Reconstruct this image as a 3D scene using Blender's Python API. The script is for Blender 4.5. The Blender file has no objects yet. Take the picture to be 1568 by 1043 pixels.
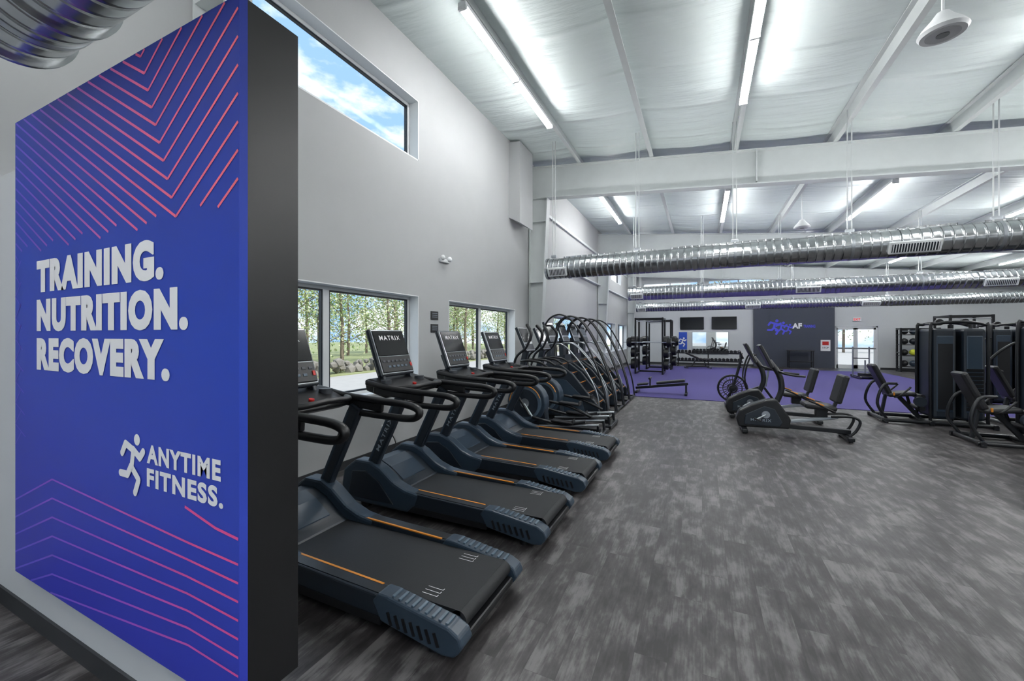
import bpy, bmesh, math, random
from mathutils import Vector, Matrix, Euler
random.seed(7)
scene = bpy.context.scene
try:
    scene.view_settings.view_transform = 'Standard'
    scene.view_settings.look = 'None'
except Exception:
    pass

# ------------------------------------------------------------------ materials
def srgb(r, g, b):
    def f(c):
        c /= 255.0
        return c / 12.92 if c <= 0.04045 else ((c + 0.055) / 1.055) ** 2.4
    return (f(r), f(g), f(b), 1)

def M(name, col, rough=0.5, metal=0.0, noise=0.0, nscale=20, bump=0.0, emis=0.0, spec=0.5):
    m = bpy.data.materials.new(name); m.use_nodes = True
    nt = m.node_tree; b = nt.nodes['Principled BSDF']
    b.inputs['Base Color'].default_value = col
    b.inputs['Roughness'].default_value = rough
    b.inputs['Metallic'].default_value = metal
    b.inputs['Specular IOR Level'].default_value = spec
    if emis:
        b.inputs['Emission Color'].default_value = col
        b.inputs['Emission Strength'].default_value = emis
    if noise or bump:
        tc = nt.nodes.new('ShaderNodeTexCoord'); n = nt.nodes.new('ShaderNodeTexNoise')
        n.inputs['Scale'].default_value = nscale; n.inputs['Detail'].default_value = 4
        nt.links.new(tc.outputs['Object'], n.inputs['Vector'])
        if noise:
            mx = nt.nodes.new('ShaderNodeMix'); mx.data_type = 'RGBA'
            mx.inputs[6].default_value = tuple(c * (1 - noise) for c in col[:3]) + (1,)
            mx.inputs[7].default_value = tuple(min(1, c * (1 + noise)) for c in col[:3]) + (1,)
            nt.links.new(n.outputs['Fac'], mx.inputs[0]); nt.links.new(mx.outputs[2], b.inputs['Base Color'])
        if bump:
            bp = nt.nodes.new('ShaderNodeBump'); bp.inputs['Strength'].default_value = bump
            bp.inputs['Distance'].default_value = 0.01
            nt.links.new(n.outputs['Fac'], bp.inputs['Height']); nt.links.new(bp.outputs[0], b.inputs['Normal'])
    return m

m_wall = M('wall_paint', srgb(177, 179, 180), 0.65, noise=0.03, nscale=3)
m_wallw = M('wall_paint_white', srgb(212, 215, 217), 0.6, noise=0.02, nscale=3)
m_accent = M('accent_wall_charcoal', srgb(62, 67, 80), 0.6, noise=0.05)
m_white = M('white_trim', srgb(232, 235, 236), 0.4, noise=0.02)
m_steelw = M('painted_steel', srgb(202, 207, 207), 0.45, noise=0.05, nscale=6)
m_base = M('baseboard_rubber', srgb(50, 52, 55), 0.5, noise=0.1)
m_black = M('black_plastic', srgb(18, 19, 22), 0.36, noise=0.15, nscale=60)
m_blackm = M('black_powdercoat', srgb(22, 24, 28), 0.3, noise=0.1, nscale=80)
m_pad = M('black_vinyl_pad', srgb(21, 22, 25), 0.4, noise=0.15, nscale=40, bump=0.1)
m_belt = M('belt_rubber', srgb(24, 26, 29), 0.6, noise=0.2, nscale=200, bump=0.1)
m_slate = M('slate_plastic', srgb(46, 60, 74), 0.34, noise=0.08, nscale=50)
m_slated = M('slate_dark', srgb(29, 37, 46), 0.36, noise=0.08, nscale=50)
m_slatel = M('slate_light', srgb(78, 95, 110), 0.33, noise=0.08, nscale=50)
m_orange = M('orange_stripe', srgb(222, 140, 40), 0.4, noise=0.05)
m_red = M('red_button', srgb(200, 40, 36), 0.4, noise=0.05)
m_screen = M('glass_screen', srgb(14, 15, 18), 0.15, noise=0.05)
m_key = M('keypad', srgb(66, 70, 76), 0.4, noise=0.2, nscale=90)
m_spk = M('speaker_grille', srgb(190, 193, 195), 0.5, noise=0.1, nscale=90)
m_silver = M('silver_metal', srgb(175, 180, 185), 0.3, 0.9, noise=0.06)
m_text = M('white_print', srgb(254, 254, 255), 0.5, noise=0.005)
m_textg = M('grey_print', srgb(150, 162, 172), 0.5, noise=0.02)
m_fabric = M('black_fabric_side', srgb(20, 20, 22), 0.36, noise=0.12, nscale=4)
m_purple = M('purple_print', srgb(84, 86, 225), 0.5, noise=0.05)
m_yellow = M('yellow_rubber', srgb(210, 215, 60), 0.5, noise=0.1)
m_blue = M('blue_rubber', srgb(40, 80, 190), 0.5, noise=0.1)
m_mirror = M('mirror_glass', (0.85, 0.88, 0.88, 1), 0.02, 1.0, noise=0.01)
m_bark = M('bark', srgb(124, 112, 98), 0.9, noise=0.3, nscale=10)
m_leaf = M('leaves', srgb(134, 156, 100), 0.8, noise=0.4, nscale=0.8)
m_leaf2 = M('leaves_light', srgb(192, 196, 156), 0.8, noise=0.35, nscale=0.8)
m_asph = M('asphalt', srgb(166, 164, 162), 0.9, noise=0.12, nscale=3)
m_grass = M('grass', srgb(140, 146, 104), 0.9, noise=0.35, nscale=2)
m_rock = M('rock', srgb(128, 124, 116), 0.9, noise=0.3, nscale=3)
m_tube = M('led_tube', (1, 1, 1, 1), 0.4, emis=80, noise=0)
m_fill = M('uplight_diffuser', (1, 1, 1, 1), 0.4, emis=30, noise=0)  # glow of strips added on the ducts as ceiling fill
m_exit = M('exit_red', srgb(220, 40, 40), 0.4, emis=0.6)

def galv():
    m = bpy.data.materials.new('galvanised_spiral'); m.use_nodes = True
    nt = m.node_tree; b = nt.nodes['Principled BSDF']; L = nt.links
    b.inputs['Metallic'].default_value = 0.97
    tc = nt.nodes.new('ShaderNodeTexCoord')
    n = nt.nodes.new('ShaderNodeTexNoise'); n.inputs['Scale'].default_value = 7; n.inputs['Detail'].default_value = 3
    L.new(tc.outputs['Object'], n.inputs['Vector'])
    r = nt.nodes.new('ShaderNodeValToRGB')
    r.color_ramp.elements[0].position = .3; r.color_ramp.elements[0].color = (.40, .42, .43, 1)
    r.color_ramp.elements[1].position = .7; r.color_ramp.elements[1].color = (.62, .64, .65, 1)
    L.new(n.outputs['Fac'], r.inputs[0]); L.new(r.outputs[0], b.inputs['Base Color'])
    mr = nt.nodes.new('ShaderNodeMapRange'); mr.inputs[3].default_value = .15; mr.inputs[4].default_value = .25
    L.new(n.outputs['Fac'], mr.inputs[0]); L.new(mr.outputs[0], b.inputs['Roughness'])
    w = nt.nodes.new('ShaderNodeTexWave'); w.wave_type = 'BANDS'; w.bands_direction = 'X'
    w.inputs['Scale'].default_value = 2.6; w.inputs['Distortion'].default_value = 0
    L.new(tc.outputs['Object'], w.inputs['Vector'])
    p = nt.nodes.new('ShaderNodeMath'); p.operation = 'POWER'; p.inputs[1].default_value = 12
    L.new(w.outputs['Fac'], p.inputs[0])
    bp = nt.nodes.new('ShaderNodeBump'); bp.inputs['Strength'].default_value = .8; bp.inputs['Distance'].default_value = .014
    L.new(p.outputs[0], bp.inputs['Height']); L.new(bp.outputs[0], b.inputs['Normal'])
    return m
m_galv = galv()

def glassmat():
    m = bpy.data.materials.new('window_glass'); m.use_nodes = True
    nt = m.node_tree; nt.nodes.clear()
    o = nt.nodes.new('ShaderNodeOutputMaterial'); t = nt.nodes.new('ShaderNodeBsdfTransparent')
    g = nt.nodes.new('ShaderNodeBsdfGlossy'); g.inputs['Roughness'].default_value = .05
    mx = nt.nodes.new('ShaderNodeMixShader'); mx.inputs[0].default_value = .003
    t.inputs[0].default_value = (.98, .995, 1, 1)
    nt.links.new(t.outputs[0], mx.inputs[1]); nt.links.new(g.outputs[0], mx.inputs[2]); nt.links.new(mx.outputs[0], o.inputs[0])
    return m
m_glass = glassmat()

def floormat():
    m = bpy.data.materials.new('vinyl_plank_floor'); m.use_nodes = True
    nt = m.node_tree; b = nt.nodes['Principled BSDF']; L = nt.links; N = nt.nodes.new
    tc = N('ShaderNodeTexCoord')
    mp = N('ShaderNodeMapping'); mp.inputs['Rotation'].default_value = (0, 0, math.pi / 2)
    L.new(tc.outputs['Object'], mp.inputs[0])
    br = N('ShaderNodeTexBrick'); br.inputs['Scale'].default_value = 1
    br.inputs['Brick Width'].default_value = 0.92; br.inputs['Row Height'].default_value = .16
    br.inputs['Mortar Size'].default_value = .0007; br.inputs['Mortar Smooth'].default_value = 0
    br.offset = .37
    br.inputs['Color1'].default_value = (0, 0, 0, 1); br.inputs['Color2'].default_value = (1, 1, 1, 1)
    br.inputs['Mortar'].default_value = (.5, .5, .5, 1)
    L.new(mp.outputs[0], br.inputs[0])
    add = N('ShaderNodeVectorMath'); add.operation = 'MULTIPLY_ADD'
    add.inputs[1].default_value = (1.0, 1.0, 1.0)
    L.new(br.outputs['Color'], add.inputs[0]); L.new(tc.outputs['Object'], add.inputs[2])
    m1 = N('ShaderNodeMapping'); m1.inputs['Scale'].default_value = (7.5, 3.0, 1); L.new(add.outputs[0], m1.inputs[0])
    n1 = N('ShaderNodeTexNoise'); n1.inputs['Scale'].default_value = 1; n1.inputs['Detail'].default_value = 6; n1.inputs['Roughness'].default_value = .6
    L.new(m1.outputs[0], n1.inputs[0])
    m2 = N('ShaderNodeMapping'); m2.inputs['Scale'].default_value = (80, 6, 1); L.new(add.outputs[0], m2.inputs[0])
    n2 = N('ShaderNodeTexNoise'); n2.inputs['Scale'].default_value = 1; n2.inputs['Detail'].default_value = 4
    L.new(m2.outputs[0], n2.inputs[0])
    a = N('ShaderNodeMath'); a.operation = 'MULTIPLY_ADD'; a.inputs[1].default_value = .26; L.new(n2.outputs['Fac'], a.inputs[0]); L.new(n1.outputs['Fac'], a.inputs[2])
    a2 = N('ShaderNodeMath'); a2.operation = 'MULTIPLY_ADD'; a2.inputs[1].default_value = .03
    L.new(br.outputs['Color'], a2.inputs[0]); L.new(a.outputs[0], a2.inputs[2])
    r = N('ShaderNodeValToRGB')
    e = r.color_ramp.elements
    e[0].position = .52; e[0].color = srgb(45, 42, 43)
    e[1].position = .80; e[1].color = srgb(110, 107, 107)
    k = e.new(.65); k.color = srgb(66, 63, 64)
    L.new(a2.outputs[0], r.inputs[0])
    mo = N('ShaderNodeMix'); mo.data_type = 'RGBA'; mo.inputs[7].default_value = srgb(42, 40, 41)
    L.new(br.outputs['Fac'], mo.inputs[0]); L.new(r.outputs[0], mo.inputs[6]); L.new(mo.outputs[2], b.inputs['Base Color'])
    b.inputs['Roughness'].default_value = .42
    bp = N('ShaderNodeBump'); bp.inputs['Strength'].default_value = .1; bp.inputs['Distance'].default_value = .004
    L.new(n2.outputs['Fac'], bp.inputs['Height']); L.new(bp.outputs[0], b.inputs['Normal'])
    return m
m_floor = floormat()
m_turf = M('purple_turf', srgb(68, 60, 122), 0.85, noise=0.12, nscale=60, bump=.4)

def ceilmat():
    m = bpy.data.materials.new('insulation_facing'); m.use_nodes = True
    nt = m.node_tree; b = nt.nodes['Principled BSDF']; L = nt.links; N = nt.nodes.new
    b.inputs['Base Color'].default_value = srgb(216, 226, 225); b.inputs['Roughness'].default_value = .42
    tc = N('ShaderNodeTexCoord'); mp = N('ShaderNodeMapping'); mp.inputs['Scale'].default_value = (.5, 3, 1)
    L.new(tc.outputs['Object'], mp.inputs[0])
    n = N('ShaderNodeTexNoise'); n.inputs['Scale'].default_value = 1.6; n.inputs['Detail'].default_value = 5
    L.new(mp.outputs[0], n.inputs[0])
    w = N('ShaderNodeTexWave'); w.bands_direction = 'Y'; w.inputs['Scale'].default_value = .26; w.inputs['Distortion'].default_value = 1.0
    L.new(tc.outputs['Object'], w.inputs['Vector'])
    p = N('ShaderNodeMath'); p.operation = 'POWER'; p.inputs[1].default_value = 40; L.new(w.outputs['Fac'], p.inputs[0])
    s = N('ShaderNodeMath'); s.operation = 'MULTIPLY_ADD'; s.inputs[1].default_value = .5; L.new(p.outputs[0], s.inputs[0]); L.new(n.outputs['Fac'], s.inputs[2])
    bp = N('ShaderNodeBump'); bp.inputs['Strength'].default_value = .65; bp.inputs['Distance'].default_value = .07
    L.new(s.outputs[0], bp.inputs['Height']); L.new(bp.outputs[0], b.inputs['Normal'])
    return m
m_ceil = ceilmat()

def rampmat(name, axis, stops, p0, p1, axis2=None, rough=.5):
    m = bpy.data.materials.new(name); m.use_nodes = True
    nt = m.node_tree; b = nt.nodes['Principled BSDF']; L = nt.links; N = nt.nodes.new
    tc = N('ShaderNodeTexCoord'); sx = N('ShaderNodeSeparateXYZ'); L.new(tc.outputs['Object'], sx.inputs[0])
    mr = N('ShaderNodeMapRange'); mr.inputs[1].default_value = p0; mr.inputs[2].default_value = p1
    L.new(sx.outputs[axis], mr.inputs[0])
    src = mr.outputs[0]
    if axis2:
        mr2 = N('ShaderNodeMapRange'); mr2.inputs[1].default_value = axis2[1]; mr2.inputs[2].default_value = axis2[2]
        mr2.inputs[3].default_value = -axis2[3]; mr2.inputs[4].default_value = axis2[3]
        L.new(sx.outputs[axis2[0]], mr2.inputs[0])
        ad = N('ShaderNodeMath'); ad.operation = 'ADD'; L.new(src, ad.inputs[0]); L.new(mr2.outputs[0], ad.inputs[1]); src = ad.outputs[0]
    r = N('ShaderNodeValToRGB'); e = r.color_ramp.elements
    e[0].position, e[0].color = stops[0]; e[1].position, e[1].color = stops[-1]
    for s in stops[1:-1]:
        k = e.new(s[0]); k.color = s[1]
    L.new(src, r.inputs[0]); L.new(r.outputs[0], b.inputs['Base Color'])
    b.inputs['Roughness'].default_value = rough
    b.inputs['Specular IOR Level'].default_value = .3
    return m
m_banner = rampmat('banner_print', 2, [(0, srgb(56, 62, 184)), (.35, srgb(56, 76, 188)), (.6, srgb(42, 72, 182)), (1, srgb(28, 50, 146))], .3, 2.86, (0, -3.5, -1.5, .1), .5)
m_pink = rampmat('banner_lines_pink', 0, [(0, srgb(96, 80, 200)), (.35, srgb(175, 90, 185)), (.7, srgb(240, 105, 150)), (1, srgb(250, 115, 130))], -3.5, -1.5)
m_pink2 = rampmat('banner_lines_violet', 0, [(0, srgb(110, 96, 220)), (.5, srgb(170, 92, 215)), (1, srgb(250, 95, 165))], -3.5, -1.5, (2, .35, .95, .15))
m_faint = M('banner_lines_faint', srgb(100, 88, 205), .6, noise=.02)

# ------------------------------------------------------------------ mesh builder
class MB:
    def __init__(s): s.v = []; s.f = []; s.m = []; s.sm = []; s.mats = []
    def mi(s, mat):
        if mat not in s.mats: s.mats.append(mat)
        return s.mats.index(mat)
    def add(s, vs, fs, mat, smooth=False):
        o = len(s.v); i = s.mi(mat)
        s.v += [tuple(v) for v in vs]
        for f in fs:
            s.f.append(tuple(o + k for k in f)); s.m.append(i); s.sm.append(smooth)
    def bm(s, bm, mat, smooth=False):
        bm.verts.index_update()
        s.add([v.co.copy() for v in bm.verts], [[v.index for v in f.verts] for f in bm.faces], mat, smooth)
        bm.free()
    def box(s, c, d, mat, rot=(0, 0, 0), bev=0):
        bm = bmesh.new(); bmesh.ops.create_cube(bm, size=1)
        bmesh.ops.scale(bm, vec=d, verts=bm.verts)
        if bev: bmesh.ops.bevel(bm, geom=bm.edges[:], offset=min(bev, min(d) * .45), segments=2, affect='EDGES', profile=.5)
        bmesh.ops.transform(bm, matrix=Matrix.Translation(c) @ Euler(rot).to_matrix().to_4x4(), verts=bm.verts)
        s.bm(bm, mat)
    def b2(s, x0, x1, y0, y1, z0, z1, mat, bev=0):
        s.box(((x0 + x1) / 2, (y0 + y1) / 2, (z0 + z1) / 2), (abs(x1 - x0), abs(y1 - y0), abs(z1 - z0)), mat, bev=bev)
    def prism(s, pts, y0, y1, mat, bev=0, smooth=False):
        bm = bmesh.new()
        a = [bm.verts.new((p[0], y0, p[1])) for p in pts]; b = [bm.verts.new((p[0], y1, p[1])) for p in pts]
        n = len(pts); bm.faces.new(a); bm.faces.new(b[::-1])
        for i in range(n): bm.faces.new((a[i], b[i], b[(i + 1) % n], a[(i + 1) % n]))
        bmesh.ops.recalc_face_normals(bm, faces=bm.faces)
        if bev: bmesh.ops.bevel(bm, geom=bm.edges[:], offset=bev, segments=2, affect='EDGES', profile=.5, clamp_overlap=True)
        s.bm(bm, mat, smooth)
    def tube(s, pts, r, mat, n=10, sub=5, curve=True, cap=True, closed=False, ry=None):
        P = [Vector(p) for p in pts]
        if curve and len(P) > 2:
            Q = []
            k = len(P); rng = k if closed else k - 1
            for i in range(rng):
                if closed: p0, p1, p2, p3 = P[i - 1], P[i], P[(i + 1) % k], P[(i + 2) % k]
                else:
                    p1, p2 = P[i], P[i + 1]
                    p0 = P[i - 1] if i > 0 else p1 * 2 - p2
                    p3 = P[i + 2] if i + 2 < k else p2 * 2 - p1
                for j in range(sub):
                    t = j / sub
                    Q.append(.5 * ((2 * p1) + (p2 - p0) * t + (2 * p0 - 5 * p1 + 4 * p2 - p3) * t * t + (3 * p1 - p0 - 3 * p2 + p3) * t ** 3))
            if not closed: Q.append(P[-1])
            P = Q
        k = len(P); vs = []; fs = []; nrm = None
        for i in range(k):
            if closed: t = (P[(i + 1) % k] - P[i - 1]).normalized()
            else: t = (P[min(i + 1, k - 1)] - P[max(i - 1, 0)]).normalized()
            if nrm is None:
                a = Vector((0, 1, 0)) if abs(t.y) < .9 else Vector((0, 0, 1))
                nrm = (a - t * a.dot(t)).normalized()
            else:
                nn = nrm - t * nrm.dot(t)
                nrm = nn.normalized() if nn.length > 1e-5 else nrm
            bn = t.cross(nrm)
            rr = r[min(i * len(r) // k, len(r) - 1)] if isinstance(r, (list, tuple)) else r
            for j in range(n):
                a = 2 * math.pi * j / n
                vs.append(P[i] + nrm * math.cos(a) * (ry or rr) + bn * math.sin(a) * rr)
        for i in range(k if closed else k - 1):
            i2 = (i + 1) % k
            for j in range(n):
                fs.append((i * n + j, i * n + (j + 1) % n, i2 * n + (j + 1) % n, i2 * n + j))
        s.add(vs, fs, mat, True)
        if cap and not closed:
            s.add(vs[:n], [list(range(n))[::-1]], mat); s.add(vs[-n:], [list(range(n))], mat)
    def cyl(s, p0, p1, r, mat, n=24, r2=None):
        p0 = Vector(p0); p1 = Vector(p1); t = (p1 - p0).normalized()
        a = Vector((0, 0, 1)) if abs(t.z) < .9 else Vector((1, 0, 0))
        u = t.cross(a).normalized(); w = t.cross(u); r2 = r if r2 is None else r2
        A = [p0 + (u * math.cos(2 * math.pi * j / n) + w * math.sin(2 * math.pi * j / n)) * r for j in range(n)]
        B = [p1 + (u * math.cos(2 * math.pi * j / n) + w * math.sin(2 * math.pi * j / n)) * r2 for j in range(n)]
        s.add(A + B, [(j, (j + 1) % n, n + (j + 1) % n, n + j) for j in range(n)], mat, True)
        s.add(A, [list(range(n))[::-1]], mat); s.add(B, [list(range(n))], mat)
    def ball(s, c, r, mat, sc=(1, 1, 1), seg=16):
        bm = bmesh.new(); bmesh.ops.create_uvsphere(bm, u_segments=seg, v_segments=seg // 2, radius=r)
        bmesh.ops.scale(bm, vec=sc, verts=bm.verts); bmesh.ops.translate(bm, vec=c, verts=bm.verts); s.bm(bm, mat, True)
    def strip(s, pts, w, mat, fn):
        for (a, b) in zip(pts[:-1], pts[1:]):
            dx, dy = b[0] - a[0], b[1] - a[1]; l = math.hypot(dx, dy) or 1
            nx, ny = -dy / l * w / 2, dx / l * w / 2
            s.add([fn(a[0] + nx, a[1] + ny), fn(b[0] + nx, b[1] + ny), fn(b[0] - nx, b[1] - ny), fn(a[0] - nx, a[1] - ny)], [(0, 1, 2, 3)], mat)
    def disc(s, c, r, mat, fn, n=20):
        s.add([fn(c[0] + r * math.cos(2 * math.pi * i / n), c[1] + r * math.sin(2 * math.pi * i / n)) for i in range(n)], [list(range(n))], mat)
    def text(s, body, x, y, w, h, mat, fn, bold=.03, sp=1.05, xs=None):
        cu = bpy.data.curves.new('txt', 'FONT'); cu.body = body; cu.offset = bold; cu.space_character = sp; cu.resolution_u = 4
        ob = bpy.data.objects.new('txt', cu); scene.collection.objects.link(ob)
        bpy.context.view_layer.update()
        me = ob.evaluated_get(bpy.context.evaluated_depsgraph_get()).to_mesh()
        vs = [v.co.copy() for v in me.vertices]; fs = [list(p.vertices) for p in me.polygons]
        x0 = min(v.x for v in vs); x1 = max(v.x for v in vs); y0 = min(v.y for v in vs); y1 = max(v.y for v in vs)
        out = [fn(x + (v.x - x0) / (x1 - x0) * w, y + (v.y - y0) / (y1 - y0) * h) for v in vs]
        s.add(out, fs, mat)
        ob.to_mesh_clear(); bpy.data.objects.remove(ob); bpy.data.curves.remove(cu)
    def mesh(s, name, recalc=True):
        me = bpy.data.meshes.new(name); me.from_pydata(s.v, [], s.f)
        for m in s.mats: me.materials.append(m)
        me.polygons.foreach_set('material_index', s.m); me.polygons.foreach_set('use_smooth', s.sm)
        if recalc:
            bm = bmesh.new(); bm.from_mesh(me); bmesh.ops.recalc_face_normals(bm, faces=bm.faces); bm.to_mesh(me); bm.free()
        me.update(); return me
    def build(s, name, loc=(0, 0, 0), rz=0, recalc=True):
        return place(name, s.mesh(name, recalc), loc, rz)

def place(name, me, loc=(0, 0, 0), rz=0, sc=None):
    ob = bpy.data.objects.new(name, me); scene.collection.objects.link(ob)
    ob.location = loc; ob.rotation_euler = (0, 0, rz)
    if sc: ob.scale = sc
    return ob

def runner(mb, cx, cy, h, mat, fn, w=.13):
    def q(a, b): return (cx + a * h, cy + b * h)
    cnt = [0]
    def f():
        cnt[0] += 1; k = cnt[0] * .00015
        return lambda u, v: (fn(u, v)[0], fn(u, v)[1] - k, fn(u, v)[2])
    mb.disc(q(.10, .90), h * .1, mat, f())
    for pl in ([(-.02, .72), (-.08, .42)], [(-.02, .72), (.2, .60), (.32, .72)], [(-.04, .72), (-.28, .80), (-.40, .62)],
               [(-.08, .42), (.18, .22), (.06, -.02)], [(-.08, .42), (-.20, .26), (-.44, .26)]):
        for a, b in zip(pl[:-1], pl[1:]): mb.strip([q(*a), q(*b)], h * w, mat, f())
        for p in pl: mb.disc(q(*p), h * w / 2, mat, f(), 12)

# ------------------------------------------------------------------ room
def zc(x): return 6.15 - .10 * (x + 4)
XL, XR, YB, YF = -4.0, 14.0, 25.3, -5.0

def wall_grid(mb, u0, u1, z0, z1, holes, put):
    us = sorted({u0, u1} | {h[0] for h in holes} | {h[1] for h in holes}); zs = sorted({z0, z1} | {h[2] for h in holes} | {h[3] for h in holes})
    for a, b in zip(us[:-1], us[1:]):
        run = None
        for c, d in zip(zs[:-1], zs[1:]):
            um, zm = (a + b) / 2, (c + d) / 2
            if any(h[0] < um < h[1] and h[2] < zm < h[3] for h in holes):
                if run: put(a, b, *run); run = None
            else: run = (run[0], d) if run else (c, d)
        if run: put(a, b, *run)

LH = [(2.45, 5.09, .85, 2.27), (5.92, 8.69, .85, 2.27), (11.4, 14.1, .85, 2.27), (18.2, 20.9, .85, 2.27), (21.6, 24.3, .85, 2.27),
      (2.2, 5.09, 4.37, 5.30), (19.8, 22.5, 4.37, 5.3)]
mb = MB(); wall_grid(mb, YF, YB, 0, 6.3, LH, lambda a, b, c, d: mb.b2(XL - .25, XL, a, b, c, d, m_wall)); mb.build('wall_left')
BH = [(6.03, 7.72, 0, 2.12), (-3.2, -.2, 4.1, 4.75), (.3, 3.3, 4.1, 4.75)]
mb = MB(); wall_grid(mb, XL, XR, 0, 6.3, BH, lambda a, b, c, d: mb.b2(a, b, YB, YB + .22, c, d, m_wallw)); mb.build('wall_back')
mb = MB(); mb.b2(XR, XR + .25, YF, YB, 0, 6.3, m_wallw); mb.build('wall_right')
FH = [(-3, .5, .3, 3.2), (1.5, 5, .3, 3.2), (6, 9.5, .3, 3.2)]  # openings added behind the camera to let in more daylight
mb = MB(); wall_grid(mb, XL, XR, 0, 6.3, FH, lambda a, b, c, d: mb.b2(a, b, YF - .25, YF, c, d, m_wallw)); mb.build('wall_front')
for i, h in enumerate(FH):  # frames and panes for the added daylight openings
    mb = MB(); x0, x1, z0, z1 = h; y = YF - .12
    for a, b, c, d in ((x0, x1, z0, z0 + .06), (x0, x1, z1 - .06, z1), (x0, x0 + .06, z0, z1), (x1 - .06, x1, z0, z1), ((x0 + x1) / 2 - .03, (x0 + x1) / 2 + .03, z0, z1)):
        mb.b2(a, b, y - .04, y + .04, c, d, m_white)
    mb.b2(x0 + .06, x1 - .06, y - .003, y + .003, z0 + .06, z1 - .06, m_glass); mb.build('window_%d' % (10 + i))
mb = MB(); mb.b2(XL - .25, XR + .25, YF - .25, YB + .25, -.15, 0, m_floor); mb.build('floor')
mb = MB(); mb.b2(-3.6, 7.2, 11.38, 23.4, 0.001, .012, m_turf); mb.build('purple_turf_mat')
# ceiling – sagging insulation between purlins
mb = MB(); PX = [-2.7 + 1.65 * i for i in range(11)]
nx, ny = 110, 60; vs = []; fs = []
for i in range(nx + 1):
    x = XL - .25 + (XR - XL + .5) * i / nx
    ph = ((x + 2.7) / 1.65) % 1
    for j in range(ny + 1):
        y = YF - .25 + (YB - YF + .5) * j / ny
        vs.append((x, y, zc(x) - .05 * math.sin(math.pi * ph) + .008 * math.sin(y * 2.1 + x)))
for i in range(nx):
    for j in range(ny):
        a = i * (ny + 1) + j; fs.append((a, a + 1, a + ny + 2, a + ny + 1))
mb.add(vs, fs, m_ceil, True)
mb.prism([(XL - .25, zc(XL - .25) + .06), (XR + .25, zc(XR + .25) + .06), (XR + .25, zc(XR + .25) + .2), (XL - .25, zc(XL - .25) + .2)], YF - .25, YB + .25, m_white)
mb.build('ceiling')
for x in PX:
    if x > XR: continue
    z = zc(x); mb = MB()
    mb.b2(x - .008, x + .008, YF, YB, z - .2, z - .01, m_steelw)
    mb.b2(x - .008, x + .07, YF, YB, z - .215, z - .2, m_steelw); mb.b2(x - .07, x + .008, YF, YB, z - .03, z - .015, m_steelw)
    mb.build('roof_purlin')

def frame(y):
    mb = MB(); x0, x1 = XL + .02, XR - .02
    d0, d1 = .78, .55
    def top(x): return zc(x) - .22
    def bot(x): return top(x) - (d0 + (d1 - d0) * (x - x0) / (9))  if x < 9 else top(x) - d1
    mb.prism([(x0, top(x0)), (x1, top(x1)), (x1, bot(x1)), (9, bot(9)), (x0, bot(x0))], y - .006, y + .006, m_steelw)
    mb.prism([(x0, top(x0)), (x1, top(x1)), (x1, top(x1) - .018), (x0, top(x0) - .018)], y - .11, y + .11, m_steelw)
    mb.prism([(x0, bot(x0)), (9, bot(9)), (x1, bot(x1)), (x1, bot(x1) - .018), (9, bot(9) - .018), (x0, bot(x0) - .018)], y - .11, y + .11, m_steelw)
    for x in (1.0, 5.5, 9.5): mb.b2(x - .012, x + .012, y - .1, y + .1, bot(x) + .0, top(x) - .02, m_steelw)
    zt = bot(x0) - .02
    xb, xt = XL + .24, XL + .50
    mb.prism([(x0, 0), (xb, 0), (xt, zt), (x0, zt)], y - .006, y + .006, m_steelw)
    mb.prism([(xb, 0), (xb + .018, 0), (xt + .018, zt), (xt, zt)], y - .11, y + .11, m_steelw)
    mb.b2(x0, x0 + .015, y - .11, y + .11, 0, zt, m_steelw)
    for z in (zt - .01, zt - .6, 3.0): mb.b2(x0, XL + .24 + .26 * z / zt, y - .1, y + .1, z - .012, z + .012, m_steelw)
    mb.b2(x0, XL + .3, y - .14, y + .14, 0.0, .025, m_steelw)
    mb.build('steel_roof_frame')
for y in (2.1, 9.6, 17.1, 24.6): frame(y)
mb = MB(); mb.prism([(XL, 4.35), (XL + .28, 4.2), (XL + .28, zc(XL + .28) - .08), (XL, zc(XL) - .08)], 8.35, 9.1, m_wall); mb.build('wall_chase')
mb = MB(); mb.b2(XL + .0, XL + .06, 9.8, 24.4, 5.02, 5.10, m_steelw); mb.b2(XL, XL + .12, 9.8, 24.4, 3.75, 3.80, m_steelw); mb.build('trim_1')
mb = MB(); mb.b2(XL, XL + .012, 1.1, YB, 0, .1, m_base); mb.b2(XL, XL + .012, YF, .92, 0, .1, m_base); mb.build('baseboard_left')
mb = MB(); mb.b2(XL, 2.5, YB - .012, YB, 0, .1, m_base); mb.b2(7.8, XR, YB - .012, YB, 0, .1, m_base); mb.build('baseboard_back')

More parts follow.
